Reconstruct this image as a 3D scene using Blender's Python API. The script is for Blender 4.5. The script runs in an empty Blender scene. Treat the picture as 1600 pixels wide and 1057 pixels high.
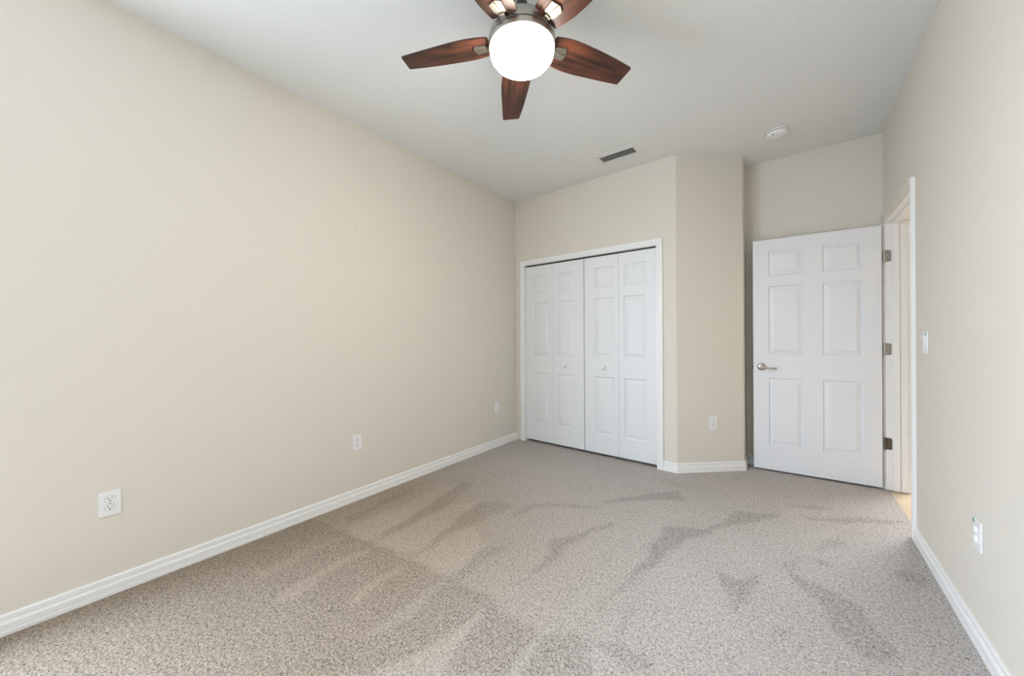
import bpy, bmesh, math, random
import numpy as np
from mathutils import Vector, Matrix, Euler

random.seed(7)
scene = bpy.context.scene
C = scene.collection

# ------------------------------------------------------------------ room measures (metres)
XL = -2.471                       # left wall
YB = 3.274                        # closet wall
H = 2.742                         # ceiling
XC = -0.745                       # outer corner of the closet wall
XD, YD = -0.291, 3.6915           # end of the angled wall
YR = 3.917                        # alcove wall behind the open door
YF = -2.05                        # wall behind the camera
CAM_H = 1.1735
def XR(y): return 0.5998 + 0.01528 * (y - 3.9168)     # right wall

# ------------------------------------------------------------------ camera
cam_d = bpy.data.cameras.new('camera')
cam_d.sensor_width = 36.0
cam_d.lens = 552.354 / 1600 * 36.0
cam_d.clip_start = 0.02
cam = bpy.data.objects.new('camera', cam_d); C.objects.link(cam)
yaw, pit, rol = 0.658849, -0.000717, -0.006028
Rt = Vector((math.cos(yaw), math.sin(yaw), 0)); Fw = Vector((-math.sin(yaw), math.cos(yaw), 0)); Up = Vector((0, 0, 1))
F2 = Fw * math.cos(pit) + Up * math.sin(pit); U2 = -Fw * math.sin(pit) + Up * math.cos(pit)
R3 = Rt * math.cos(rol) + U2 * math.sin(rol); U3 = -Rt * math.sin(rol) + U2 * math.cos(rol)
M = Matrix((R3, U3, -F2)).transposed().to_4x4(); M.translation = Vector((0, 0, CAM_H))
cam.matrix_world = M
scene.camera = cam

# ------------------------------------------------------------------ world, daylight, exposure
scene.view_settings.view_transform = 'Standard'
scene.view_settings.look = 'None'
scene.view_settings.gamma = 1.0
scene.view_settings.use_curve_mapping = False
scene.view_settings.exposure = 0.19

world = bpy.data.worlds.new('sky'); scene.world = world; world.use_nodes = True
wn = world.node_tree.nodes; wl = world.node_tree.links
SKY = (0.70, 0.82, 1.0); GROUND = (0.35, 0.41, 0.50); SKY_STRENGTH = 20.5
wtc = wn.new('ShaderNodeTexCoord'); wsep = wn.new('ShaderNodeSeparateXYZ'); wl.new(wtc.outputs['Generated'], wsep.inputs[0])
wcr = wn.new('ShaderNodeValToRGB'); wcr.color_ramp.elements[0].position = 0.485; wcr.color_ramp.elements[0].color = (*GROUND, 1)
wcr.color_ramp.elements[1].position = 0.515; wcr.color_ramp.elements[1].color = (*SKY, 1)
wma = wn.new('ShaderNodeMath'); wma.operation = 'MULTIPLY_ADD'; wma.inputs[1].default_value = 0.5; wma.inputs[2].default_value = 0.5
wl.new(wsep.outputs['Z'], wma.inputs[0]); wl.new(wma.outputs[0], wcr.inputs['Fac']); wl.new(wcr.outputs['Color'], wn['Background'].inputs['Color'])
wn['Background'].inputs['Strength'].default_value = SKY_STRENGTH

WIN = (-1.80, -0.24, 0.30, 2.25)   # window in the left wall, behind the camera: y0, y1, z0, z1
def portal(name, w, loc, rot):
    d = bpy.data.lights.new(name, 'AREA'); d.shape = 'RECTANGLE'
    d.size = w[1] - w[0]; d.size_y = w[3] - w[2]; d.cycles.is_portal = True
    o = bpy.data.objects.new(name, d); C.objects.link(o); o.location = loc; o.rotation_euler = rot
portal('window_portal_left', WIN, (XL - 0.06, (WIN[0] + WIN[1]) / 2, (WIN[2] + WIN[3]) / 2), (math.radians(90), 0, math.radians(-90)))

HALL_POWER = 85
hd = bpy.data.lights.new('hall_fill_light', 'AREA'); hd.shape = 'DISK'; hd.size = 0.9; hd.energy = HALL_POWER  # unseen fill light added in the hall to brighten the far corner
hd.color = (0.95, 0.97, 1.0)
ho = bpy.data.objects.new('hall_fill_light', hd); C.objects.link(ho); ho.location = (1.30, 4.9, 2.70)
BOWL_STRENGTH = 62.0
FLECK_GAIN = 1.55

# ------------------------------------------------------------------ materials
def new_mat(name, col, rough=0.5, metal=0.0, spec=0.5):
    m = bpy.data.materials.new(name); m.use_nodes = True
    b = m.node_tree.nodes['Principled BSDF']
    b.inputs['Base Color'].default_value = (*col, 1); b.inputs['Roughness'].default_value = rough
    b.inputs['Metallic'].default_value = metal; b.inputs['Specular IOR Level'].default_value = spec
    return m
def nodes(m):
    t = m.node_tree; return t.nodes, t.links, t.nodes['Principled BSDF']
def add_bump(m, scale, strength, dist, detail=3, kind='noise', coord='Object'):
    n, l, b = nodes(m)
    tc = n.new('ShaderNodeTexCoord')
    tx = n.new('ShaderNodeTexNoise') if kind == 'noise' else n.new('ShaderNodeTexVoronoi')
    tx.inputs['Scale'].default_value = scale
    if kind == 'noise': tx.inputs['Detail'].default_value = detail
    bp = n.new('ShaderNodeBump'); bp.inputs['Strength'].default_value = strength; bp.inputs['Distance'].default_value = dist
    l.new(tc.outputs[coord], tx.inputs['Vector'])
    l.new(tx.outputs[0], bp.inputs['Height']); l.new(bp.outputs['Normal'], b.inputs['Normal'])
    return tx

mWall = new_mat('wall_paint', (0.742, 0.699, 0.622), 0.75, spec=0.25); add_bump(mWall, 90, 0.12, 0.002, 2)
mCeil = new_mat('ceiling_paint', (0.81, 0.82, 0.80), 0.85, spec=0.15); add_bump(mCeil, 38, 0.30, 0.004, 4)
mTrim = new_mat('trim_white', (0.87, 0.87, 0.86), 0.35, spec=0.4)
mDoor = new_mat('door_white', (0.81, 0.825, 0.845), 0.42, spec=0.4); add_bump(mDoor, 220, 0.04, 0.001, 2)
mPlate = new_mat('plate_white', (0.84, 0.84, 0.84), 0.3)
mSlot = new_mat('slot_dark', (0.02, 0.02, 0.02), 0.6)
mNickel = new_mat('brushed_nickel', (0.47, 0.44, 0.39), 0.34, 1.0)
mBracket = new_mat('satin_nickel_bracket', (0.27, 0.25, 0.215), 0.5, 1.0)
mNickelDark = new_mat('dark_nickel', (0.10, 0.095, 0.09), 0.3, 1.0)
mHinge = new_mat('satin_steel_hinge', (0.42, 0.40, 0.37), 0.35, 1.0)
mBronze = new_mat('aged_bronze_hinge', (0.16, 0.135, 0.105), 0.45, 0.8)
mDet = new_mat('detector_plastic', (0.88, 0.88, 0.88), 0.35)
mGreen = new_mat('green_sticker', (0.06, 0.30, 0.13), 0.5)
mVent = new_mat('vent_enamel', (0.76, 0.76, 0.73), 0.4)
mVentDark = new_mat('duct_dark', (0.05, 0.05, 0.045), 0.8)
mSlotSoft = new_mat('plate_gap', (0.36, 0.35, 0.34), 0.7)
mShadowGap = new_mat('detector_gap', (0.22, 0.22, 0.22), 0.7)
mClosetIn = new_mat('closet_inside', (0.55, 0.52, 0.46), 0.8)

# light bowl: frosted glass lit from within
mBowl = bpy.data.materials.new('lit_frosted_glass'); mBowl.use_nodes = True
n, l, b = nodes(mBowl); b.inputs['Base Color'].default_value = (0.9, 0.88, 0.82, 1)
b.inputs['Emission Color'].default_value = (1.0, 0.925, 0.80, 1); b.inputs['Emission Strength'].default_value = BOWL_STRENGTH

# walnut blade, grain runs along local x
mWood = new_mat('walnut_blade', (0.1, 0.04, 0.02), 0.45, spec=0.45)
n, l, b = nodes(mWood)
tc = n.new('ShaderNodeTexCoord'); mp = n.new('ShaderNodeMapping'); mp.inputs['Scale'].default_value = (1.6, 60, 60)
inf = n.new('ShaderNodeObjectInfo'); ad = n.new('ShaderNodeVectorMath'); ad.operation = 'ADD'
mulr = n.new('ShaderNodeVectorMath'); mulr.operation = 'SCALE'; mulr.inputs[0].default_value = (7, 3, 5)
l.new(inf.outputs['Random'], mulr.inputs['Scale'])
l.new(tc.outputs['Object'], mp.inputs['Vector']); l.new(mp.outputs[0], ad.inputs[0]); l.new(mulr.outputs[0], ad.inputs[1])
nz = n.new('ShaderNodeTexNoise'); nz.inputs['Scale'].default_value = 1.6; nz.inputs['Detail'].default_value = 6; nz.inputs['Roughness'].default_value = 0.62
l.new(ad.outputs[0], nz.inputs['Vector'])
mp2 = n.new('ShaderNodeMapping'); mp2.inputs['Scale'].default_value = (6, 22, 10)
l.new(tc.outputs['Object'], mp2.inputs['Vector'])
nz2 = n.new('ShaderNodeTexNoise'); nz2.inputs['Scale'].default_value = 1.0; nz2.inputs['Detail'].default_value = 2
ad2 = n.new('ShaderNodeVectorMath'); ad2.operation = 'ADD'; l.new(mp2.outputs[0], ad2.inputs[0]); l.new(mulr.outputs[0], ad2.inputs[1]); l.new(ad2.outputs[0], nz2.inputs['Vector'])
mx = n.new('ShaderNodeMix'); mx.data_type = 'FLOAT'; mx.inputs[0].default_value = 0.45
l.new(nz.outputs[0], mx.inputs[2]); l.new(nz2.outputs[0], mx.inputs[3])
cr = n.new('ShaderNodeValToRGB'); e = cr.color_ramp.elements
e[0].position = 0.40; e[0].color = (0.014, 0.006, 0.004, 1); e[1].position = 0.64; e[1].color = (0.140, 0.042, 0.021, 1)
x = e.new(0.50); x.color = (0.058, 0.020, 0.011, 1)
l.new(mx.outputs[0], cr.inputs['Fac']); l.new(cr.outputs['Color'], b.inputs['Base Color'])

# carpet: flecked greige pile; attribute "pile" carries the vacuum strokes
mCarpet = new_mat('greige_carpet', (0.5, 0.47, 0.43), 0.95, spec=0.05)
n, l, b = nodes(mCarpet)
tc = n.new('ShaderNodeTexCoord')
def noise(scale, det, rough=0.5, dist=0.0):
    t = n.new('ShaderNodeTexNoise'); t.inputs['Scale'].default_value = scale; t.inputs['Detail'].default_value = det
    t.inputs['Roughness'].default_value = rough; t.inputs['Distortion'].default_value = dist
    l.new(tc.outputs['Object'], t.inputs['Vector']); return t
def math_(op, a=None, b_=None, c=None):
    t = n.new('ShaderNodeMath'); t.operation = op
    for i, v in enumerate((a, b_, c)):
        if v is None: continue
        if isinstance(v, (int, float)): t.inputs[i].default_value = v
        else: l.new(v, t.inputs[i])
    return t.outputs[0]
fleck = noise(185, 2.0, 0.65, 0.5)
fleck2 = noise(84, 2.0, 0.6, 0.4)
cloud = noise(3.0, 3, 0.6)
rag = noise(28, 3, 0.7)
at = n.new('ShaderNodeAttribute'); at.attribute_name = 'pile'
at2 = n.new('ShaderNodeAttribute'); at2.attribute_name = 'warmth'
# ragged edge on the strokes
pile = math_('ADD', at.outputs['Fac'], math_('MULTIPLY', math_('SUBTRACT', cloud.outputs[0], 0.5), 0.6))
fl = math_('ADD', math_('MULTIPLY', math_('SUBTRACT', fleck.outputs[0], 0.5), 1.0), math_('MULTIPLY', math_('SUBTRACT', fleck2.outputs[0], 0.5), 0.55))
val = math_('ADD', math_('ADD', 0.5, math_('MULTIPLY', fl, FLECK_GAIN)), math_('MULTIPLY', pile, 0.135))
val = math_('ADD', val, math_('MULTIPLY', math_('MULTIPLY', math_('SUBTRACT', rag.outputs[0], 0.5), pile), 0.25))
cr = n.new('ShaderNodeValToRGB'); e = cr.color_ramp.elements
e[0].position = 0.0; e[0].color = (0.085, 0.073, 0.064, 1); e[1].position = 1.0; e[1].color = (0.80, 0.765, 0.73, 1)
x = e.new(0.5); x.color = (0.490, 0.460, 0.438, 1)
l.new(val, cr.inputs['Fac'])
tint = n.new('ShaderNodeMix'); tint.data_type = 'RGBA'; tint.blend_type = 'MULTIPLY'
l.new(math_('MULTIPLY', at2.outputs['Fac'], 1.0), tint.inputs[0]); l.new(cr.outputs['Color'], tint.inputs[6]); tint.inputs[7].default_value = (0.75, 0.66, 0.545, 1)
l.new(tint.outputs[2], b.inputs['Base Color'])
bp = n.new('ShaderNodeBump'); bp.inputs['Strength'].default_value = 0.55; bp.inputs['Distance'].default_value = 0.006
l.new(fleck.outputs[0], bp.inputs['Height']); l.new(bp.outputs['Normal'], b.inputs['Normal'])

# hall tile
mTile = new_mat('hall_tile', (0.62, 0.52, 0.38), 0.35)
n, l, b = nodes(mTile)
tc = n.new('ShaderNodeTexCoord'); br = n.new('ShaderNodeTexBrick'); br.offset = 0.0
br.inputs['Color1'].default_value = (0.66, 0.55, 0.40, 1); br.inputs['Color2'].default_value = (0.60, 0.50, 0.37, 1)
br.inputs['Mortar'].default_value = (0.42, 0.35, 0.27, 1); br.inputs['Scale'].default_value = 1.0
br.inputs['Mortar Size'].default_value = 0.004; br.inputs['Brick Width'].default_value = 0.45; br.inputs['Row Height'].default_value = 0.45
l.new(tc.outputs['Object'], br.inputs['Vector'])
l.new(br.outputs['Color'], b.inputs['Base Color'])
mHallWall = new_mat('hall_paint', (0.72, 0.60, 0.48), 0.75); add_bump(mHallWall, 90, 0.12, 0.002, 2)

# ------------------------------------------------------------------ mesh helpers
class MB:
    def __init__(s): s.v = []; s.f = []
    def face(s, pts):
        i = len(s.v); s.v += [tuple(p) for p in pts]; s.f.append(tuple(range(i, i + len(pts))))
    def box(s, x0, x1, y0, y1, z0, z1, fn=None):
        P = [(x, y, z) for x in (x0, x1) for y in (y0, y1) for z in (z0, z1)]
        if fn: P = [fn(*p) for p in P]
        i = len(s.v); s.v += P
        for q in ((0, 1, 3, 2), (4, 6, 7, 5), (0, 4, 5, 1), (2, 3, 7, 6), (0, 2, 6, 4), (1, 5, 7, 3)): s.f.append(tuple(i + k for k in q))
        return s
    def prism(s, poly, z0, z1, fn=None):     # polygon in x,y, CCW
        n_ = len(poly); i = len(s.v)
        P = [(x, y, z0) for x, y in poly] + [(x, y, z1) for x, y in poly]
        if fn: P = [fn(*p) for p in P]
        s.v += P
        s.f.append(tuple(i + k for k in reversed(range(n_)))); s.f.append(tuple(i + n_ + k for k in range(n_)))
        for k in range(n_):
            j = (k + 1) % n_; s.f.append((i + k, i + j, i + n_ + j, i + n_ + k))
        return s
    def lathe(s, prof, seg=48, fn=None):     # (r, z) list
        rings = []
        for r, z in prof:
            if r < 1e-6: rings.append([len(s.v)]); s.v.append((0, 0, z)); continue
            i = len(s.v); rings.append(list(range(i, i + seg)))
            s.v += [(r * math.cos(2 * math.pi * k / seg), r * math.sin(2 * math.pi * k / seg), z) for k in range(seg)]
        for a, b_ in zip(rings, rings[1:]):
            for k in range(seg):
                j = (k + 1) % seg
                if len(a) == 1 and len(b_) == 1: continue
                if len(a) == 1: s.f.append((a[0], b_[j], b_[k]))
                elif len(b_) == 1: s.f.append((a[k], a[j], b_[0]))
                else: s.f.append((a[k], a[j], b_[j], b_[k]))
        if fn: s.v = [fn(*p) for p in s.v]
        return s
    def tube(s, pts, rad, seg=12):
        rings = []
        for i, p in enumerate(pts):
            p = Vector(p); a = Vector(pts[max(i - 1, 0)]); b_ = Vector(pts[min(i + 1, len(pts) - 1)])
            d = (b_ - a).normalized(); u = d.orthogonal().normalized() if i == 0 else (u_prev - d * u_prev.dot(d)).normalized()
            u_prev = u; w = d.cross(u); r = rad[i] if isinstance(rad, (list, tuple)) else rad
            if isinstance(r, (int, float)): r = (r, r)
            k0 = len(s.v); rings.append(k0)
            s.v += [tuple(p + u * r[0] * math.cos(2 * math.pi * k / seg) + w * r[1] * math.sin(2 * math.pi * k / seg)) for k in range(seg)]
        for a, b_ in zip(rings, rings[1:]):
            for k in range(seg):
                j = (k + 1) % seg; s.f.append((a + k, a + j, b_ + j, b_ + k))
        s.f.append(tuple(rings[0] + k for k in reversed(range(seg)))); s.f.append(tuple(rings[-1] + k for k in range(seg)))
        return s
    def extrude(s, path, prof, fn, closed_prof=True):   # path 2D; prof (offset to the left of travel, height)
        n_ = len(path); secs = []
        for i in range(n_):
            p = Vector(path[i])
            if i > 0: d0 = (p - Vector(path[i - 1])).normalized()
            if i < n_ - 1: d1 = (Vector(path[i + 1]) - p).normalized()
            if i == 0: d0 = d1
            if i == n_ - 1: d1 = d0
            n0 = Vector((-d0.y, d0.x)); n1 = Vector((-d1.y, d1.x)); m = (n0 + n1); m = m / max(m.dot(n0), 0.2) if m.length > 1e-6 else n0
            secs.append([fn(p.x + m.x * o, p.y + m.y * o, h) for o, h in prof])
        i0 = len(s.v); k = len(prof)
        for sec in secs: s.v += sec
        for a in range(n_ - 1):
            for b_ in range(k):
                c = (b_ + 1) % k; s.f.append((i0 + a * k + b_, i0 + a * k + c, i0 + (a + 1) * k + c, i0 + (a + 1) * k + b_))
        s.f.append(tuple(i0 + q for q in reversed(range(k)))); s.f.append(tuple(i0 + (n_ - 1) * k + q for q in range(k)))
        return s
    def build(s, name, mat, parent=None, smooth=None, bevel=0.0):
        me = bpy.data.meshes.new(name)
        me.from_pydata([tuple(p) for p in s.v], [], s.f); me.update()
        bm = bmesh.new(); bm.from_mesh(me)
        bmesh.ops.remove_doubles(bm, verts=bm.verts, dist=1e-5)
        bmesh.ops.recalc_face_normals(bm, faces=bm.faces)
        if bevel > 0:
            es = [e_ for e_ in bm.edges if len(e_.link_faces) == 2 and e_.calc_face_angle(0) > 0.6]
            bmesh.ops.bevel(bm, geom=es, offset=bevel, segments=2, affect='EDGES', profile=0.6, clamp_overlap=True)
        bm.to_mesh(me); bm.free()
        if smooth is not None:
            for p in me.polygons: p.use_smooth = True
            me.set_sharp_from_angle(angle=math.radians(smooth))
        me.materials.append(mat)
        o = bpy.data.objects.new(name, me); C.objects.link(o)
        if parent: o.parent = parent
        return o

def tag(o, label=None, cat=None, group=None, kind=None):
    if label: o['label'] = label
    if cat: o['category'] = cat
    if group: o['group'] = group
    if kind: o['kind'] = kind
    return o
def thing(name, loc, rz=0.0, **kw):
    o = bpy.data.objects.new(name, None); C.objects.link(o); o.empty_display_size = 0.1
    o.location = loc; o.rotation_euler = (0, 0, rz); return tag(o, **kw)
def struct(o, label, cat): return tag(o, label, cat, kind='structure')
def copy_tree(o, parent=None):
    c = o.copy(); C.objects.link(c)
    if parent: c.parent = parent
    for ch in list(o.children): copy_tree(ch, c)
    return c

MARKS = [
    (-0.75, [(-2.427, 0.705), (-2.466, 1.034), (-2.098, 1.074), (-1.816, 1.112), (-1.534, 1.148), (-1.279, 1.169), (-1.086, 1.201), (-0.937, 1.164), (-0.765, 1.165), (-0.672, 1.278), (-0.579, 1.099), (-1.464, 0.423)]),
    (-0.75, [(-2.47, -0.14), (-2.447, 0.711), (-1.454, 0.422), (-0.778, 0.242), (-2.058, -0.742), (-2.597, -0.936)]),
    (0.5, [(-2.136, 1.093), (-1.941, 1.087), (-1.91, 1.14), (-1.923, 1.304), (-1.976, 1.519), (-2.075, 2.014), (-2.163, 1.839), (-2.129, 1.444), (-2.151, 1.253)]),
    (-0.55, [(-2.203, 1.143), (-2.207, 1.286), (-2.256, 1.569), (-2.331, 1.909), (-2.314, 1.456), (-2.271, 1.163)]),
    (-0.6, [(-1.878, 1.136), (-1.922, 1.207), (-1.962, 1.471), (-2.092, 2.03), (-1.994, 2.076), (-1.876, 1.677), (-1.877, 1.407), (-1.877, 1.241)]),
    (0.5, [(-1.846, 1.131), (-1.659, 1.152), (-1.606, 1.218), (-1.632, 1.351), (-1.707, 1.645), (-1.757, 1.876), (-1.864, 1.645), (-1.854, 1.389), (-1.856, 1.226)]),
    (-0.6, [(-1.563, 1.2), (-1.621, 1.359), (-1.696, 1.634), (-1.739, 1.845), (-1.64, 1.942), (-1.481, 1.975), (-1.566, 1.607), (-1.61, 1.475), (-1.587, 1.313)]),
    (0.5, [(-1.558, 1.166), (-1.349, 1.188), (-1.306, 1.322), (-1.344, 1.47), (-1.547, 1.588), (-1.581, 1.465), (-1.573, 1.27)]),
    (-0.5, [(-1.308, 1.166), (-1.319, 1.335), (-1.344, 1.47), (-1.259, 1.548), (-1.236, 1.499), (-1.255, 1.337), (-1.249, 1.171)]),
    (-0.05, [(-1.858, 1.054), (-1.878, 0.864), (-1.853, 0.654), (-1.784, 0.567), (-1.762, 0.687), (-1.814, 0.845), (-1.827, 1.077)]),
    (-0.25, [(-2.139, 0.895), (-2.108, 0.713), (-2.098, 0.608), (-2.038, 0.591), (-2.027, 0.706), (-2.072, 0.891), (-2.074, 1.061)]),
    (0, [(-1.576, 1.094), (-1.587, 0.996), (-1.575, 0.847), (-1.529, 0.76), (-1.507, 0.81), (-1.543, 0.968), (-1.551, 1.09)]),
    (0, [(-1.314, 1.142), (-1.325, 0.966), (-1.31, 0.82), (-1.332, 0.706), (-1.25, 0.823), (-1.265, 0.945), (-1.293, 1.138)]),
    (0.25, [(-1.066, 1.163), (-1.039, 0.998), (-1.092, 0.815), (-1.173, 0.645), (-0.945, 0.819), (-0.977, 0.903), (-0.994, 0.991), (-1.039, 1.134)]),
    (0.25, [(-0.765, 1.165), (-0.775, 1.057), (-0.788, 0.939), (-0.719, 0.992), (-0.735, 1.088), (-0.746, 1.167)]),
    (-0.85, [(-0.941, 2.543), (-0.774, 2.752), (-0.641, 2.905), (-0.581, 2.751), (-0.744, 2.644), (-0.914, 2.469), (-1.036, 2.362), (-1.024, 2.449)]),
    (-0.6, [(-1.443, 1.924), (-1.42, 2.043), (-1.361, 2.117), (-1.169, 2.232), (-1.02, 2.3), (-1.015, 2.261), (-1.241, 2.134), (-1.367, 2.024), (-1.394, 1.893), (-1.425, 1.829), (-1.445, 1.854)]),
    (-0.85, [(-1.003, 1.426), (-1.0, 1.536), (-1.08, 1.746), (-1.03, 1.825), (-0.983, 1.915), (-0.945, 2.01), (-0.893, 2.132), (-0.845, 2.156), (-0.838, 2.125), (-0.925, 1.969), (-0.955, 1.861), (-0.976, 1.71), (-0.974, 1.589), (-0.972, 1.479)]),
    (-1, [(-0.613, 1.737), (-0.589, 1.914), (-0.596, 2.113), (-0.599, 2.295), (-0.489, 2.378), (-0.431, 2.399), (-0.391, 2.418), (-0.313, 2.619), (-0.26, 2.79), (-0.209, 2.828), (-0.206, 2.79), (-0.097, 2.872), (-0.095, 2.809), (-0.216, 2.692), (-0.3, 2.509), (-0.386, 2.335), (-0.461, 2.196), (-0.496, 2.056), (-0.537, 1.904), (-0.563, 1.775)]),
    (-0.35, [(-0.883, 3.05), (-0.737, 3.119), (-0.625, 2.988), (-0.4, 3.086), (-0.684, 2.944), (-0.843, 2.998)]),
    (-0.35, [(-0.491, 3.345), (-0.293, 3.536), (-0.296, 3.429), (-0.431, 3.328)]),
    (-0.9, [(-0.267, 2.775), (-0.041, 2.899), (-0.031, 2.862), (-0.161, 2.706), (-0.249, 2.583)]),
    (-0.6, [(-0.002, 3.123), (0.228, 3.23), (0.226, 3.195), (0.127, 3.12), (-0.002, 3.089)]),
    (-0.8, [(0.065, 2.995), (0.158, 2.99), (0.404, 3.191), (0.596, 3.264), (0.591, 3.232), (0.392, 3.096), (0.264, 2.999), (0.119, 2.946)]),
    (-0.8, [(0.064, 2.595), (0.035, 2.353), (0.026, 2.236), (0.121, 2.193), (0.183, 2.165), (0.236, 2.148), (0.285, 2.011), (0.329, 1.86), (0.273, 1.8), (0.202, 1.801), (0.144, 1.903), (0.129, 2.013), (0.07, 2.079), (0.011, 2.191), (-0.022, 2.272), (0.028, 2.366), (0.054, 2.532)]),
    (-0.9, [(0.109, 2.438), (0.173, 2.457), (0.188, 2.422), (0.172, 2.401), (0.108, 2.408)]),
    (-0.6, [(0.13, 2.634), (0.243, 2.766), (0.261, 2.71), (0.167, 2.595), (0.123, 2.499)]),
    (-0.7, [(0.429, 2.56), (0.517, 2.626), (0.538, 2.526), (0.512, 2.46), (0.441, 2.484)]),
    (-0.6, [(-0.044, 1.737), (0.008, 1.811), (0.02, 1.786), (-0.026, 1.697)]),
    (-0.8, [(-0.294, 2.04), (-0.255, 2.009), (-0.182, 2.007), (-0.112, 2.118), (-0.096, 2.058), (-0.139, 1.945), (-0.161, 1.774), (-0.189, 1.763), (-0.217, 1.848), (-0.247, 1.943)]),
    (-0.8, [(-0.525, 1.547), (-0.531, 1.503), (-0.536, 1.336), (-0.523, 1.337), (-0.517, 1.389), (-0.515, 1.538)]),
    (-0.7, [(-0.54, 1.314), (-0.481, 1.324), (-0.443, 1.319), (-0.375, 1.321), (-0.384, 1.276), (-0.453, 1.216), (-0.504, 1.255), (-0.528, 1.254), (-0.582, 1.247), (-0.578, 1.267)]),
    (-0.6, [(-0.604, 1.759), (-0.568, 1.742), (-0.618, 1.543), (-0.635, 1.424), (-0.648, 1.437), (-0.65, 1.494), (-0.629, 1.652)]),
    (-0.75, [(-0.729, 0.984), (-0.756, 1.159), (-0.713, 1.22), (-0.603, 1.249), (-0.535, 1.132)]),
    (-0.6, [(-0.162, 1.5), (-0.152, 1.5), (-0.147, 1.429), (-0.163, 1.417)]),
    (-0.8, [(-1.037, 1.328), (-0.985, 1.499), (-0.972, 1.494), (-1.008, 1.365), (-1.029, 1.318)]),
    (-0.75, [(-0.903, 1.155), (-0.782, 1.187), (-0.8, 1.081), (-0.804, 1.026)]),
]

# ------------------------------------------------------------------ shell
T = 0.12
w = MB(); p0, p1, p2, p3 = WIN
w.box(XL - T, XL, p1, 4.1, 0, H); w.box(XL - T, XL, YF - T, p0, 0, H); w.box(XL - T, XL, p0, p1, 0, p2); w.box(XL - T, XL, p0, p1, p3, H)
wl_ = struct(w.build('wall_left', mWall), 'long cream painted wall along the left side', 'wall')
nh = MB().lathe([(0, 0.0012), (0.0028, 0.001), (0.0034, 0.0), (0, -0.002)], 12, fn=lambda a, b_, c: (XL + c, 1.342 + a, 1.987 + b_))
nh.build('nail_hole', new_mat('nail_hole_dark', (0.12, 0.09, 0.06), 0.8), wl_)

struct(MB().box(XL - T, XR(YF) + T, YF - T, YF, 0, H).build('wall_front', mWall), 'cream wall behind the viewer', 'wall')
w = MB()
for a, b_, c, d in ((p0, p0 + .05, p2, p3), (p1 - .05, p1, p2, p3), (p0 + .05, p1 - .05, p2, p2 + .05), (p0 + .05, p1 - .05, p3 - .05, p3), (p0 + .05, p1 - .05, (p2 + p3) / 2 - .02, (p2 + p3) / 2 + .02)):
    w.box(XL - 0.10, XL - 0.05, a, b_, c, d)
w1 = struct(w.build('window_1', mTrim, bevel=0.003), 'white framed window in the left wall behind the viewer', 'window')
MB().box(XL - .05, XL + .03, p0 - .03, p1 + .03, p2 - .02, p2).build('window_sill', mTrim, w1)

# closet wall: opening, then the bull-nosed corner
OX0, OX1, OZ = -2.352, -0.905, 1.992           # closet opening
def arc_corner(P, d0, d1, r=0.022, n_=8):        # rounds the corner at P between directions d0 (in) and d1 (out)
    P = Vector(P); d0 = Vector(d0).normalized(); d1 = Vector(d1).normalized()
    ang = math.acos(max(-1, min(1, d0.dot(d1)))); t = r * math.tan(ang / 2)
    a = P - d0 * t; nrm = Vector((-d0.y, d0.x)); s_ = 1 if nrm.dot(d1) > 0 else -1; c = a + nrm * s_ * r
    out = []
    for i in range(n_ + 1):
        q = ang * i / n_ * s_; v = a - c
        out.append((c.x + v.x * math.cos(q) - v.y * math.sin(q), c.y + v.x * math.sin(q) + v.y * math.cos(q)))
    return out
dirA = Vector((XD - XC, YD - YB)).normalized()
arcC = arc_corner((XC, YB), (1, 0), dirA); arcD = arc_corner((XD, YD), dirA, (0, 1))
w = MB()
w.box(XL, OX0, YB, YB + T, 0, H)
w.box(OX0, OX1, YB, YB + T, OZ, H)
w.prism([(OX1, YB)] + arcC + [(arcC[-1][0] - 0.085, arcC[-1][1] + 0.085), (OX1, YB + T)], 0, H)
struct(w.build('wall_back', mWall), 'cream wall that holds the white closet doors', 'wall')
w = MB(); e0 = arcC[-1]
w.prism([e0] + arcD + [(XD, YR), (XD - T, YR), (XD - T, YD + .03), (e0[0] - 0.085, e0[1] + 0.085)], 0, H)
struct(w.build('wall_corner', mWall), 'narrow angled cream wall between the closet and the open door', 'wall')
w = MB().box(XD - T, XR(YR) + 0.005, YR, YR + T, 0, H)
struct(w.build('wall_alcove', mWall), 'cream wall right behind the open door', 'wall')

# closet inside
w = MB(); w.box(XL, XD - T, 4.0, 4.1, 0, H); w.box(XD - T - 0.02, XD - T, YR, 4.0, 0, H)
struct(w.build('wall_closet', mClosetIn), 'inner back wall of the closet', 'wall')

# right wall with the doorway
DY0, DY1, DZ = 3.045, 3.885, 2.045       # rough opening
rw = lambda d, y, z: (XR(y) + d, y, z)
w = MB(); w.box(0, T, YF - T, DY0, 0, H, rw); w.box(0, T, DY0, DY1, DZ, H, rw); w.box(0, T, DY1, 8.0, 0, H, rw)
struct(w.build('wall_right', mWall), 'cream wall on the right with the doorway', 'wall')

ix0, ix1, iy0, iy1 = -1.280, -.987, 2.888, 3.018       # duct opening of the air vent
w = MB(); w.box(XL - T, ix0, YF - T, 8.1, H, H + 0.1); w.box(ix1, 2.0, YF - T, 8.1, H, H + 0.1)
w.box(ix0, ix1, YF - T, iy0, H, H + 0.1); w.box(ix0, ix1, iy1, 8.1, H, H + 0.1)
struct(w.build('ceiling', mCeil), 'textured off-white ceiling', 'ceiling')

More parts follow.
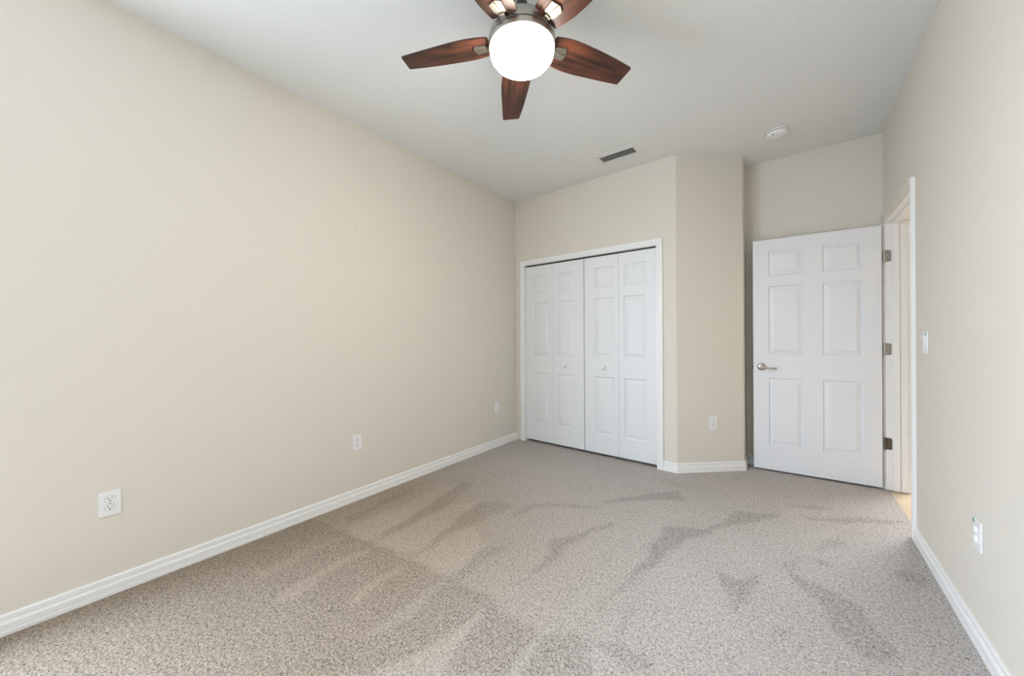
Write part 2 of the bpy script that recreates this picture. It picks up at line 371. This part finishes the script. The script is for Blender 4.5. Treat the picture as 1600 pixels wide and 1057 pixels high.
# hall beyond the doorway
struct(MB().box(0.617, 2.0, YF - T, 8.1, -0.06, -0.006).build('floor_hall', mTile), 'beige tile floor of the hall beyond the doorway', 'floor')
w = MB(); w.box(1.9, 2.0, YF - T, 8.0, -0.006, H); w.box(0.60 + T, 2.0, 8.0, 8.1, -0.006, H); w.box(0.66, 1.9, YF - T, YF, -0.006, H)
struct(w.build('wall_hall', mHallWall), 'warm beige hall wall seen through the doorway', 'wall')

# ------------------------------------------------------------------ carpet
def inside(px, py, poly):
    r = np.zeros(px.shape, bool); n_ = len(poly)
    for i in range(n_):
        x1_, y1_ = poly[i]; x2_, y2_ = poly[(i + 1) % n_]
        c = ((y1_ > py) != (y2_ > py))
        if y1_ == y2_: continue
        xi = (x2_ - x1_) * (py - y1_) / (y2_ - y1_) + x1_
        r ^= c & (px < xi)
    return r
nx, ny = 300, 560
xs = np.linspace(XL, 0.617, nx); ys = np.linspace(YF, YR, ny)
gx, gy = np.meshgrid(xs, ys)
wob = lambda a, b_, k: 0.008 * np.sin(a * k + 1.7 * np.sin(b_ * k * 0.6)) 
acc = np.zeros(gx.shape); SS = 3
dx, dy = xs[1] - xs[0], ys[1] - ys[0]
for i in range(SS):
    for j in range(SS):
        qx = gx + (i / (SS - 1) - .5) * dx * 1.3; qy = gy + (j / (SS - 1) - .5) * dy * 1.3
        qx = qx + wob(qy, qx, 23.0); qy = qy + wob(qx, qy, 31.0)
        v = np.zeros(gx.shape)
        for val_, poly in MARKS: v[inside(qx, qy, poly)] = val_
        acc += v
pile_v = acc / (SS * SS)
for _ in range(2):                       # the pile leans over softly at the edge of a stroke
    q = np.pad(pile_v, 1, mode='edge')
    pile_v = (q[:-2, 1:-1] + q[2:, 1:-1] + q[1:-1, :-2] + q[1:-1, 2:] + 2 * q[1:-1, 1:-1]) / 6
warm_v = np.clip((-gx - 0.35 + (1.6 - gy) * 0.35) / 1.3, 0, 1) * np.clip((2.8 - gy) / 1.2, 0.15, 1)  # browner pile at near left, with some light fall-off put into the tint
me = bpy.data.meshes.new('floor')
verts = np.stack([gx.ravel(), gy.ravel(), np.zeros(gx.size)], 1)
# the pile ends at the doorway, short of the jamb
idx = np.arange(nx * ny).reshape(ny, nx)
faces = np.stack([idx[:-1, :-1].ravel(), idx[:-1, 1:].ravel(), idx[1:, 1:].ravel(), idx[1:, :-1].ravel()], 1)
me.from_pydata(verts.tolist(), [], faces.tolist())
a = me.attributes.new('pile', 'FLOAT', 'POINT'); a.data.foreach_set('value', pile_v.ravel().astype(np.float32))
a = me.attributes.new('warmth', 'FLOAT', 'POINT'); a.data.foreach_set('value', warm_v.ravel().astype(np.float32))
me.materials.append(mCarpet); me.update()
fl_o = bpy.data.objects.new('floor', me); C.objects.link(fl_o)
struct(fl_o, 'speckled greige carpet with vacuum strokes in its pile', 'carpet')
sl = MB().box(XL - T, 0.617, YF - T, 4.1, -0.12, -0.012)
sl.build('subfloor', mClosetIn, fl_o)

# ------------------------------------------------------------------ baseboards
BP = [(0, 0), (.0145, 0), (.0145, .015), (.0135, .018), (.0135, .046), (.0112, .049), (.0112, .0525), (.0068, .0555), (.0092, .059), (.0092, .077), (.0060, .083), (0, .083)]
flr = lambda a_, b_, h: (a_, b_, h)
def base(name, path, label):
    struct(MB().extrude(path, BP, flr).build(name, mTrim), label, 'baseboard')
base('baseboard_left', [(XL, YB), (XL, YF)], 'white baseboard running along the left wall')
base('baseboard_front', [(XL + .015, YF), (XR(YF) - .015, YF)], 'white baseboard under the window behind the viewer')
CASE_R = OX1 + 0.052
base('baseboard_right', [(XR(YF), YF), (XR(2.997), 2.997)], 'white baseboard running along the right wall')
bs = MB().extrude([(XD, YR - .0), (XD, YD + .001), (XC, YB), (CASE_R, YB)][::1], BP, flr)
struct(bs.build('baseboard_corner', mTrim), 'white baseboard turning round the angled wall beside the closet', 'baseboard')
base('baseboard_alcove', [(XR(YR), YR), (XD + .015, YR)], 'short white baseboard on the wall behind the open door')

# ------------------------------------------------------------------ closet casing and jambs (trim_1)
CP = [(0, 0), (0, .009), (.003, .0115), (.019, .0125), (.023, .0105), (.027, .0150), (.041, .0165), (.051, .0175), (.055, .0150), (.055, 0)]
wp = lambda a_, b_, h: (a_, YB - h, b_)
w = MB()
w.extrude([(OX0 + .003, 0), (OX0 + .003, OZ - .003), (OX1 - .003, OZ - .003), (OX1 - .003, 0)], CP, wp)
w.box(OX0, OX0 + .004, YB, YB + T, 0, OZ); w.box(OX1 - .004, OX1, YB, YB + T, 0, OZ); w.box(OX0, OX1, YB, YB + T, OZ - .004, OZ)
struct(w.build('trim_1', mTrim), 'white moulded casing round the closet opening', 'door casing')

# ------------------------------------------------------------------ panelled doors
RINGS = [(0, 0), (.0030, .0070), (.0075, .0115), (.0130, .0115), (.0370, .0035), (.0400, .0020)]
def panel_slab(mb, x0, x1, z0, z1, t, panels, y0=0.0, rings=RINGS):
    """slab y0..y0+t, both faces carry raised-and-fielded panels (x0,x1,z0,z1)"""
    for side in (0, 1):
        yy = lambda d: y0 + d if side == 0 else y0 + t - d
        gxs = sorted({x0, x1} | {p[0] for p in panels} | {p[1] for p in panels})
        gzs = sorted({z0, z1} | {p[2] for p in panels} | {p[3] for p in panels})
        for a, b_ in zip(gxs, gxs[1:]):
            for c, d in zip(gzs, gzs[1:]):
                mxx, mzz = (a + b_) / 2, (c + d) / 2
                if any(p[0] < mxx < p[1] and p[2] < mzz < p[3] for p in panels): continue
                q = [(a, yy(0), c), (b_, yy(0), c), (b_, yy(0), d), (a, yy(0), d)]
                mb.face(q if side == 0 else q[::-1])
        for p in panels:
            prev = None
            for ins, dep in rings:
                r = [(p[0] + ins, yy(dep), p[2] + ins), (p[1] - ins, yy(dep), p[2] + ins), (p[1] - ins, yy(dep), p[3] - ins), (p[0] + ins, yy(dep), p[3] - ins)]
                if prev:
                    for k in range(4):
                        q = [prev[k], prev[(k + 1) % 4], r[(k + 1) % 4], r[k]]; mb.face(q if side == 0 else q[::-1])
                prev = r
            mb.face(prev if side == 0 else prev[::-1])
    for q in (((x0, z0), (x1, z0)), ((x1, z0), (x1, z1)), ((x1, z1), (x0, z1)), ((x0, z1), (x0, z0))):
        (a, c), (b_, d) = q
        mb.face([(a, y0 + t, c), (b_, y0 + t, d), (b_, y0, d), (a, y0, c)])
def sharp_build(mb, name, mat, parent):
    me = bpy.data.meshes.new(name); me.from_pydata(mb.v, [], mb.f); me.update()
    bm = bmesh.new(); bm.from_mesh(me); bmesh.ops.remove_doubles(bm, verts=bm.verts, dist=1e-5)
    bm.normal_update(); bm.to_mesh(me); bm.free(); me.materials.append(mat)
    o = bpy.data.objects.new(name, me); C.objects.link(o); o.parent = parent; return o

BZ = [(.213, .783), (.977, 1.561), (1.662, 1.862)]
def bifold(name, xa, xj, xb, pa, pb, knob_on, kx, label):
    t = thing(name, (0, YB + .018, 0)); t.location.x = (xa + xb) / 2; struct(t, label, 'closet door')
    ox = t.location.x
    leafs = []
    for (a, b_, pp) in ((xa, xj - .001, pa), (xj + .001, xb, pb)):
        mb = MB(); panel_slab(mb, a - ox, b_ - ox, .026, 1.972, .034, [(pp[0] - ox, pp[1] - ox, c, d) for c, d in BZ])
        leafs.append(sharp_build(mb, 'door_leaf', mDoor, t))
    k = MB().lathe([(0, 0), (.009, 0), (.0075, .004), (.0075, .010), (.012, .014), (.0175, .019), (.0185, .025), (.015, .031), (.007, .034), (0, .0345)], 24,
                   fn=lambda a_, b_, c_: (kx - ox + a_, -c_, .873 + b_))
    k.build('door_knob', mPlate, leafs[knob_on], smooth=40)
    return t
bifold('door_2', -2.345, -1.988, -1.624, (-2.241, -2.045), (-1.935, -1.738), 1, -1.835, 'left white bifold closet door, next to the left wall')
bifold('door_3', -1.617, -1.260, -0.912, (-1.508, -1.307), (-1.209, -1.003), 0, -1.409, 'right white bifold closet door, next to the angled wall')
tk = MB(); tk.box(OX0 + .005, OX1 - .005, YB + .030, YB + .052, OZ - .010, OZ - .0042)
tk.build('door_track', mNickelDark, bpy.data.objects['trim_1'])

# ------------------------------------------------------------------ doorway frame (trim_2)
w = MB()
w.box(0, T, DY1 - .015, DY1, 0, DZ, rw)                  # hinge jamb face at y = 3.87
w.box(0, T, DY0, DY0 + .015, 0, DZ, rw)                  # latch jamb face at y = 3.06
w.box(0, T, DY0, DY1, DZ - .015, DZ, rw)                 # head
for a, b_ in ((DY1 - .027, DY1 - .015), (DY0 + .015, DY0 + .027)): w.box(.040, .075, a, b_, 0, DZ - .015, rw)
w.box(.040, .075, DY0 + .015, DY1 - .015, DZ - .027, DZ - .015, rw)
for sgn, base_d in ((-1, 0.0), (1, T)):
    rp = lambda a_, b_, h, sgn=sgn, base_d=base_d: (XR(a_) + base_d + sgn * h, a_, b_)
    yf = DY1 - .009
    if sgn > 0: w.extrude([(DY0 + .010, 0), (DY0 + .010, DZ - .010), (yf, DZ - .010), (yf, 0)], CP, rp)
    else:
        w.extrude([(DY0 + .010, 0), (DY0 + .010, DZ + .034)], CP, rp)
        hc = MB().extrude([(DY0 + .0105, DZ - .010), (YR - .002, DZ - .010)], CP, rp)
w.box(-.012, 0, DY1 - .006, YR - .0155, 0, DZ - .011, rw)
tr2 = struct(w.build('trim_2', mTrim), 'white jambs, stops and casing round the doorway', 'door frame')
hc.build('head_casing', mWall, tr2)['label'] = 'cream head casing'  # head casing takes the wall colour instead of the trim white

# ------------------------------------------------------------------ open six-panel door (door_1)
HX, HY = 0.5805, 3.843; DA = math.radians(-175.98)
d1 = thing('door_1', (HX, HY, 0), DA); struct(d1, 'open white six-panel door swung back against the alcove wall', 'door')
W = 0.810
P6 = []
for (c, d) in ((.232, .812), (1.018, 1.605), (1.694, 1.914)):
    P6 += [(.103, .343, c, d), (.465, .699, c, d)]
mb = MB(); panel_slab(mb, 0.002, W, .016, 2.012, .035, P6, y0=-.035)
slab = sharp_build(mb, 'door_slab', mDoor, d1)
def lever(sgn):
    y0_ = 0.0 if sgn > 0 else -.035
    m = MB(); m.lathe([(0, 0), (.033, 0), (.033, .003), (.030, .007), (.022, .010), (.014, .012), (.0125, .030), (.0135, .040), (.012, .047), (0, .049)], 32,
                      fn=lambda a_, b_, c_: (.751 + a_, y0_ + sgn * c_, .906 + b_))
    pts = [(.751 - .104 * u, y0_ + sgn * (.040 + .006 * math.sin(u * 3)), .906 - .010 * math.sin(u * 2.4)) for u in [i / 10 for i in range(11)]]
    m.tube(pts, [(.0100 - .0035 * math.sin(min(u, .8) * 3.3) + (.0035 if i > 7 else 0), .0062) for i, u in enumerate([k / 10 for k in range(11)])], 12)
    return m
lv = lever(1).build('door_handle', mNickel, d1, smooth=50); lv['label'] = 'satin nickel lever handle'
m = MB(); m.box(W - .0005, W + .002, -.030, -.005, .877, .935); m.box(W + .002, W + .0125, -.023, -.012, .898, .914)
m.build('door_latch', mNickelDark, d1)
def hinge(z, mat, lab):
    m = MB()
    # leaf on the jamb, knuckle at the door edge, in world coordinates turned into door coordinates
    inv = (Matrix.Translation((HX, HY, 0)) @ Matrix.Rotation(DA, 4, 'Z')).inverted()
    yj = DY1 - .015
    r = .010; poly = [(XR(yj) + .002, -.0445), (XR(yj) + .034 - r, -.0445)]
    poly += [(XR(yj) + .034 - r + r * math.sin(q), -.0445 + r - r * math.cos(q)) for q in [math.pi / 2 * k / 5 for k in range(1, 6)]]
    poly += [(XR(yj) + .034 - r + r * math.cos(q), .0445 - r + r * math.sin(q)) for q in [math.pi / 2 * k / 5 for k in range(6)]]
    poly += [(XR(yj) + .002, .0445)]
    f = lambda a_, b_, h: tuple(inv @ Vector((a_, yj - .0022 + h, z + b_)))
    m.prism(poly, 0, .0025, f)
    kn = MB().lathe([(0, z - .047), (.004, z - .047), (.0062, z - .0445), (.0062, z + .0445), (.004, z + .047), (0, z + .047)], 16,
                    fn=lambda a_, b_, c_: tuple(inv @ Vector((XR(yj) - .004 + a_, yj - .010 + b_, c_))))
    i = len(m.v); m.v += kn.v; m.f += [tuple(i + q for q in ff) for ff in kn.f]
    h = m.build('hinge', mat, d1, smooth=40)
    s = MB()
    for (sx, sz) in ((.013, .030), (.022, .008), (.013, -.012), (.022, -.032)):
        q = MB().lathe([(0, .0006), (.0030, .0004), (.0036, 0), (0, 0)], 10, fn=lambda a_, b_, c_: tuple(inv @ Vector((XR(yj) + sx + a_, yj - .0022 - c_, z + sz + b_))))
        i = len(s.v); s.v += q.v; s.f += [tuple(i + k for k in ff) for ff in q.f]
    s.build('screws', mNickelDark, h)
    h['label'] = lab
hinge(1.778, mHinge, 'satin steel top hinge'); hinge(1.070, mHinge, 'satin steel middle hinge'); hinge(.350, mBronze, 'darker bronze-toned bottom hinge')

# ------------------------------------------------------------------ outlets and switch
def plate_mesh(wd, hg, holes=None):
    m = MB().box(-wd / 2, wd / 2, -.006, 0, -hg / 2, hg / 2); return m
def outlet(kind, loc, rz, label, group='wall outlets low on the walls', name='wall_outlet'):
    t = thing(name, loc, rz, label=label, cat='outlet', group=group)
    plate_mesh(.070, .114).build('cover_plate', mPlate, t, bevel=.0022)
    if kind == 'round':
        for s_ in (1, -1):
            zc = .0195 * s_
            f = lambda a_, b_, c_: (a_, -.006 - c_, zc + b_)
            ol = []
            for k in range(32):
                q = 2 * math.pi * k / 32; ol.append((max(-.0135, min(.0135, .0172 * math.cos(q))) if False else .0168 * math.cos(q), max(-.0142, min(.0142, .0172 * math.sin(q)))))
            so = MB().prism(ol, 0, .0022, f).build('receptacle', mPlate, t)
            g = MB().prism([(a_ * 1.07, b_ * 1.07) for a_, b_ in ol], -.0005, .0003, f).build('gap', mSlotSoft, so)
            sl_ = MB()
            sl_.box(-.0075, -.0050, -.0085, -.0078, zc + .000, zc + .0085); sl_.box(.0052, .0074, -.0085, -.0078, zc + .001, zc + .008)
            q = MB().lathe([(0, .0006), (.0027, .0006), (.0027, 0), (0, 0)], 14, fn=lambda a_, b_, c_: (a_, -.0080 - c_, zc - .0070 + b_))
            i = len(sl_.v); sl_.v += q.v; sl_.f += [tuple(i + k for k in ff) for ff in q.f]
            sl_.build('slots', mSlot, so)
        MB().lathe([(0, .0014), (.0028, .001), (.0034, 0), (0, 0)], 12, fn=lambda a_, b_, c_: (a_, -.006 - c_, b_)).build('screw', mHinge, t)
    else:
        MB().box(-.0172, .0172, -.0064, -.005, -.0342, .0342).build('gap', mSlotSoft, t)
        ins = MB().box(-.0165, .0165, -.0082, -.005, -.0335, .0335).build('receptacle', mPlate, t, bevel=.0012)
        for s_ in ((1, -1) if kind in ('decora', 'capped') else ()):
            zc = .0170 * s_
            if kind == 'capped':
                MB().lathe([(0, .0050), (.0120, .0050), (.0140, .0030), (.0145, 0), (0, 0)], 24, fn=lambda a_, b_, c_: (a_, -.0082 - c_, zc + b_)).build('safety_cap', mPlate, t, smooth=40)
                continue
            sl_ = MB()
            sl_.box(-.0075, -.0050, -.0088, -.0080, zc - .001, zc + .0070); sl_.box(.0052, .0074, -.0088, -.0080, zc, zc + .0065)
            q = MB().lathe([(0, .0006), (.0027, .0006), (.0027, 0), (0, 0)], 14, fn=lambda a_, b_, c_: (a_, -.0082 - c_, zc - .0075 + b_))
            i = len(sl_.v); sl_.v += q.v; sl_.f += [tuple(i + k for k in ff) for ff in q.f]
            sl_.build('slots', mSlot, ins)
    return t

L90 = math.pi / 2
outlet('round', (XL, .151, .4215), L90, 'white outlet with two round sockets on the left wall, nearest the viewer')
outlet('decora', (XL, 1.341, .4205), L90, 'white outlet halfway along the left wall, above the baseboard')
outlet('blank', (XL, 2.912, .4190), L90, 'small white outlet on the left wall, close to the closet')
na = Vector((dirA.y, -dirA.x)); pc = Vector((XC, YB)) + dirA * ((Vector((-.503, 3.496)) - Vector((XC, YB))).dot(dirA))
outlet('decora', (pc.x, pc.y, .4240), math.atan2(na.x, -na.y), 'white outlet on the narrow angled wall between closet and open door')
o5 = outlet('capped', (XR(2.125), 2.125, .420), -L90 + .0153 * 0 - .0153, 'white outlet with round plug caps on the right wall')
MB().box(-.034, -.024, -.0068, -.0058, .036, .054).build('sticker', mGreen, o5)['label'] = 'green sticker on the plate corner'
sw = thing('light_switch', (XR(2.795), 2.795, 1.137), -L90 - .0153, label='white rocker light switch on the right wall beside the doorway', cat='switch')
plate_mesh(.072, .117).build('cover_plate', mPlate, sw, bevel=.0022)
MB().box(-.0172, .0172, -.0064, -.005, -.0342, .0342).build('gap', mSlotSoft, sw)
r_ = MB(); r_.prism([(-.0040, -.0335), (-.0075, -.0335), (-.0092, 0.0), (-.0140, .0335), (-.0040, .0335)], -.0165, .0165, lambda a_, b_, c_: (c_, a_, b_))
r_.build('rocker', mPlate, sw)
MB().box(.018, .030, -.0068, -.0058, .036, .054).build('sticker', mGreen, sw)['label'] = 'green sticker on the plate corner'

# ------------------------------------------------------------------ ceiling vent
VX0, VX1, VY0, VY1 = -1.311, -.953, 2.855, 3.052
ix0, ix1, iy0, iy1 = -1.280, -.987, 2.888, 3.018
vt = thing('air_vent', ((VX0 + VX1) / 2, (VY0 + VY1) / 2, H), 0, label='white louvred air vent in the ceiling near the closet', cat='vent')
ox, oy = vt.location.x, vt.location.y
m = MB()
outer = [(VX0, VY0), (VX1, VY0), (VX1, VY1), (VX0, VY1)]; inner = [(ix0, iy0), (ix1, iy0), (ix1, iy1), (ix0, iy1)]
o_ = lambda p, z: (p[0] - ox, p[1] - oy, z)
for k in range(4):
    j = (k + 1) % 4
    for (a_, za), (b_, zb_) in (((outer, -.0005), (outer, -.003)), ((outer, -.003), (inner, -.009)), ((inner, -.009), (inner, -.0005))):
        m.face([o_(a_[k], za), o_(a_[j], za), o_(b_[j], zb_), o_(b_[k], zb_)])
m.build('vent_frame', mVent, vt)
m = MB()
for a_, b_, c_, d_ in ((ix0, ix0 + .002, iy0, iy1), (ix1 - .002, ix1, iy0, iy1), (ix0, ix1, iy0, iy0 + .002), (ix0, ix1, iy1 - .002, iy1)):
    m.box(a_ - ox, b_ - ox, c_ - oy, d_ - oy, -.0005, .098)
m.box(ix0 - ox, ix1 - ox, iy0 - oy, iy1 - oy, .094, .098)
m.build('duct', mVentDark, vt)
NS = 6
for k in range(NS):
    yc = iy0 - oy + (k + .55) * (iy1 - iy0) / NS
    if k == 0: a_, b_ = (yc - .001, .0005), (yc + .012, -.0085)
    else: a_, b_ = (yc - .005, -.0055), (yc + .009, .0005)
    d_ = Vector((b_[0] - a_[0], b_[1] - a_[1])).normalized(); nn = Vector((-d_.y, d_.x)) * .0012
    MB().prism([a_, b_, (b_[0] + nn.x, b_[1] + nn.y), (a_[0] + nn.x, a_[1] + nn.y)], ix0 - ox + .0021, ix1 - ox - .0021, lambda p, q, r: (r, p, q)).build('slat', mVent, vt)

# ------------------------------------------------------------------ smoke detector
sd = thing('smoke_detector', (-.045, 3.392, H), 0, label='round white smoke detector on the ceiling', cat='smoke detector')
MB().lathe([(0, -.0002), (.070, -.0002), (.070, -.007), (.0665, -.0085), (0, -.0085)], 48).build('mounting_base', mDet, sd, smooth=40)
MB().lathe([(0, -.0085), (.0600, -.0085), (.0600, -.0135), (0, -.0135)], 48).build('air_gap', mShadowGap, sd, smooth=40)
MB().lathe([(0, -.0134), (.067, -.0134), (.0695, -.0150), (.0700, -.0185), (.0660, -.026), (.057, -.033), (.040, -.0360), (0, -.0368)], 48).build('detector_cover', mDet, sd, smooth=40)
MB().lathe([(0, 0), (.0055, 0), (.0055, .002), (0, .0022)], 16, fn=lambda a_, b_, c_: (-.026 + a_, -.046 + b_, -.0335 - c_)).build('test_button', mSlot, sd)

# ------------------------------------------------------------------ ceiling fan
FX, FY, ZB = -.9092, 1.2579, 2.4813
TH = 2.304221; PITCH = -.18904
fan = thing('ceiling_fan', (FX, FY, H), 0, label='five-blade ceiling fan with walnut blades and a lit round glass bowl', cat='ceiling fan')
z = lambda v: v - H
MB().lathe([(0, z(2.7415)), (.068, z(2.7415)), (.068, z(2.722)), (.060, z(2.700)), (.040, z(2.684)), (.020, z(2.680)), (0, z(2.680))], 48).build('canopy', mNickel, fan, smooth=35)
MB().lathe([(0, z(2.69)), (.0125, z(2.69)), (.0125, z(2.60)), (0, z(2.60))], 24).build('downrod', mNickel, fan, smooth=35)
MB().lathe([(0, z(2.648)), (.019, z(2.648)), (.024, z(2.640)), (.024, z(2.628)), (.031, z(2.622)), (.031, z(2.612)), (.026, z(2.606)), (.034, z(2.575)), (.036, z(2.560)), (0, z(2.560))], 32).build('rod_coupling', mNickelDark, fan, smooth=35)
MB().lathe([(0, z(2.562)), (.045, z(2.562)), (.075, z(2.556)), (.108, z(2.540)), (.133, z(2.515)), (.1425, z(2.490)), (.1450, z(2.478)), (.1450, z(2.464)), (.1415, z(2.4625)), (0, z(2.4625))], 64).build('motor_housing', mNickel, fan, smooth=35)
MB().lathe([(0, z(2.4622)), (.1400, z(2.4622)), (.1400, z(2.4600)), (0, z(2.4600))], 64).build('shadow_gap', mNickelDark, fan, smooth=35)
MB().lathe([(0, z(2.4598)), (.1440, z(2.4598)), (.1452, z(2.456)), (.1450, z(2.438)), (.1430, z(2.4345)), (.137, z(2.4345)), (.137, z(2.445)), (0, z(2.445))], 64).build('light_ring', mNickel, fan, smooth=35)
MB().lathe([(0, z(2.444)), (.1365, z(2.444)), (.1395, z(2.434)), (.1400, z(2.424)), (.1360, z(2.408)), (.124, z(2.392)), (.104, z(2.379)), (.075, z(2.369)), (.040, z(2.363)), (0, z(2.361))], 64).build('light_bowl', mBowl, fan, smooth=60)

def rounded(poly, rads, n_=6):
    out = []; N = len(poly)
    for i in range(N):
        P = Vector(poly[i]); r = rads[i]
        if r <= 0: out.append(tuple(P)); continue
        a = (Vector(poly[i - 1]) - P).normalized(); b_ = (Vector(poly[(i + 1) % N]) - P).normalized()
        ang = math.acos(max(-1, min(1, a.dot(b_)))); t = r / math.tan(ang / 2)
        c = P + (a + b_).normalized() * (r / math.sin(ang / 2)); s_ = P + a * t; e_ = P + b_ * t
        a0 = math.atan2(s_.y - c.y, s_.x - c.x); a1 = math.atan2(e_.y - c.y, e_.x - c.x)
        dd = (a1 - a0 + math.pi) % (2 * math.pi) - math.pi
        out += [(c.x + r * math.cos(a0 + dd * k / n_), c.y + r * math.sin(a0 + dd * k / n_)) for k in range(n_ + 1)]
    return out
def smooth_side(pts, k=5):          # Catmull-Rom through the measured edge
    P = [pts[0]] + pts + [pts[-1]]; out = []
    for i in range(1, len(P) - 2):
        p0, p1, p2, p3 = P[i - 1], P[i], P[i + 1], P[i + 2]
        for j in range(k):
            t = j / k
            out.append(tuple(.5 * (2 * p1[q] + (p2[q] - p0[q]) * t + (2 * p0[q] - 5 * p1[q] + 4 * p2[q] - p3[q]) * t * t + (3 * p1[q] - p0[q] - 3 * p2[q] + p3[q]) * t ** 3) for q in (0, 1)))
    out.append(pts[-1]); return out
ccw_side = smooth_side([(.1415, .0625), (.19, .0735), (.25, .079), (.31, .0775), (.38, .072), (.47, .0645), (.557, .0560)])
cw_side = smooth_side([(.567, -.0410), (.47, -.0545), (.38, -.0635), (.30, -.0695), (.24, -.0715), (.19, -.0675), (.1415, -.0590)])
poly = ccw_side + cw_side
rads = [.009] + [0] * (len(ccw_side) - 2) + [.007] + [.009] + [0] * (len(cw_side) - 2) + [.009]
outline = rounded(poly, rads)[::-1]
plate = [(.160, -.021), (.167, -.0255), (.2105, -.0300), (.2215, .0075), (.2105, .0290), (.167, .0245), (.160, .020)]
def make_blade():
    bl = MB().prism(outline, -.003, .003).build('blade', mWood, fan, bevel=.0012)
    br = MB().prism(plate, -.0085, -.0031).build('blade_bracket', mBracket, bl, bevel=.0015)
    MB().prism([(.110, -.013), (.163, -.013), (.163, .013), (.110, .013)], -.0145, -.0060).build('bracket_arm', mBracket, br, bevel=.002)
    m = MB().prism([(.176, -.0035), (.213, -.0018), (.213, .0022), (.176, .0045)], -.0112, -.0084)
    m.build('bracket_rib', mBracket, br, bevel=.001)
    return bl
bl0 = make_blade()
for k in range(5):
    b_ = bl0 if k == 0 else copy_tree(bl0, fan)
    b_.location = (0, 0, ZB - H); b_.rotation_euler = (PITCH, 0, TH + k * 2 * math.pi / 5)
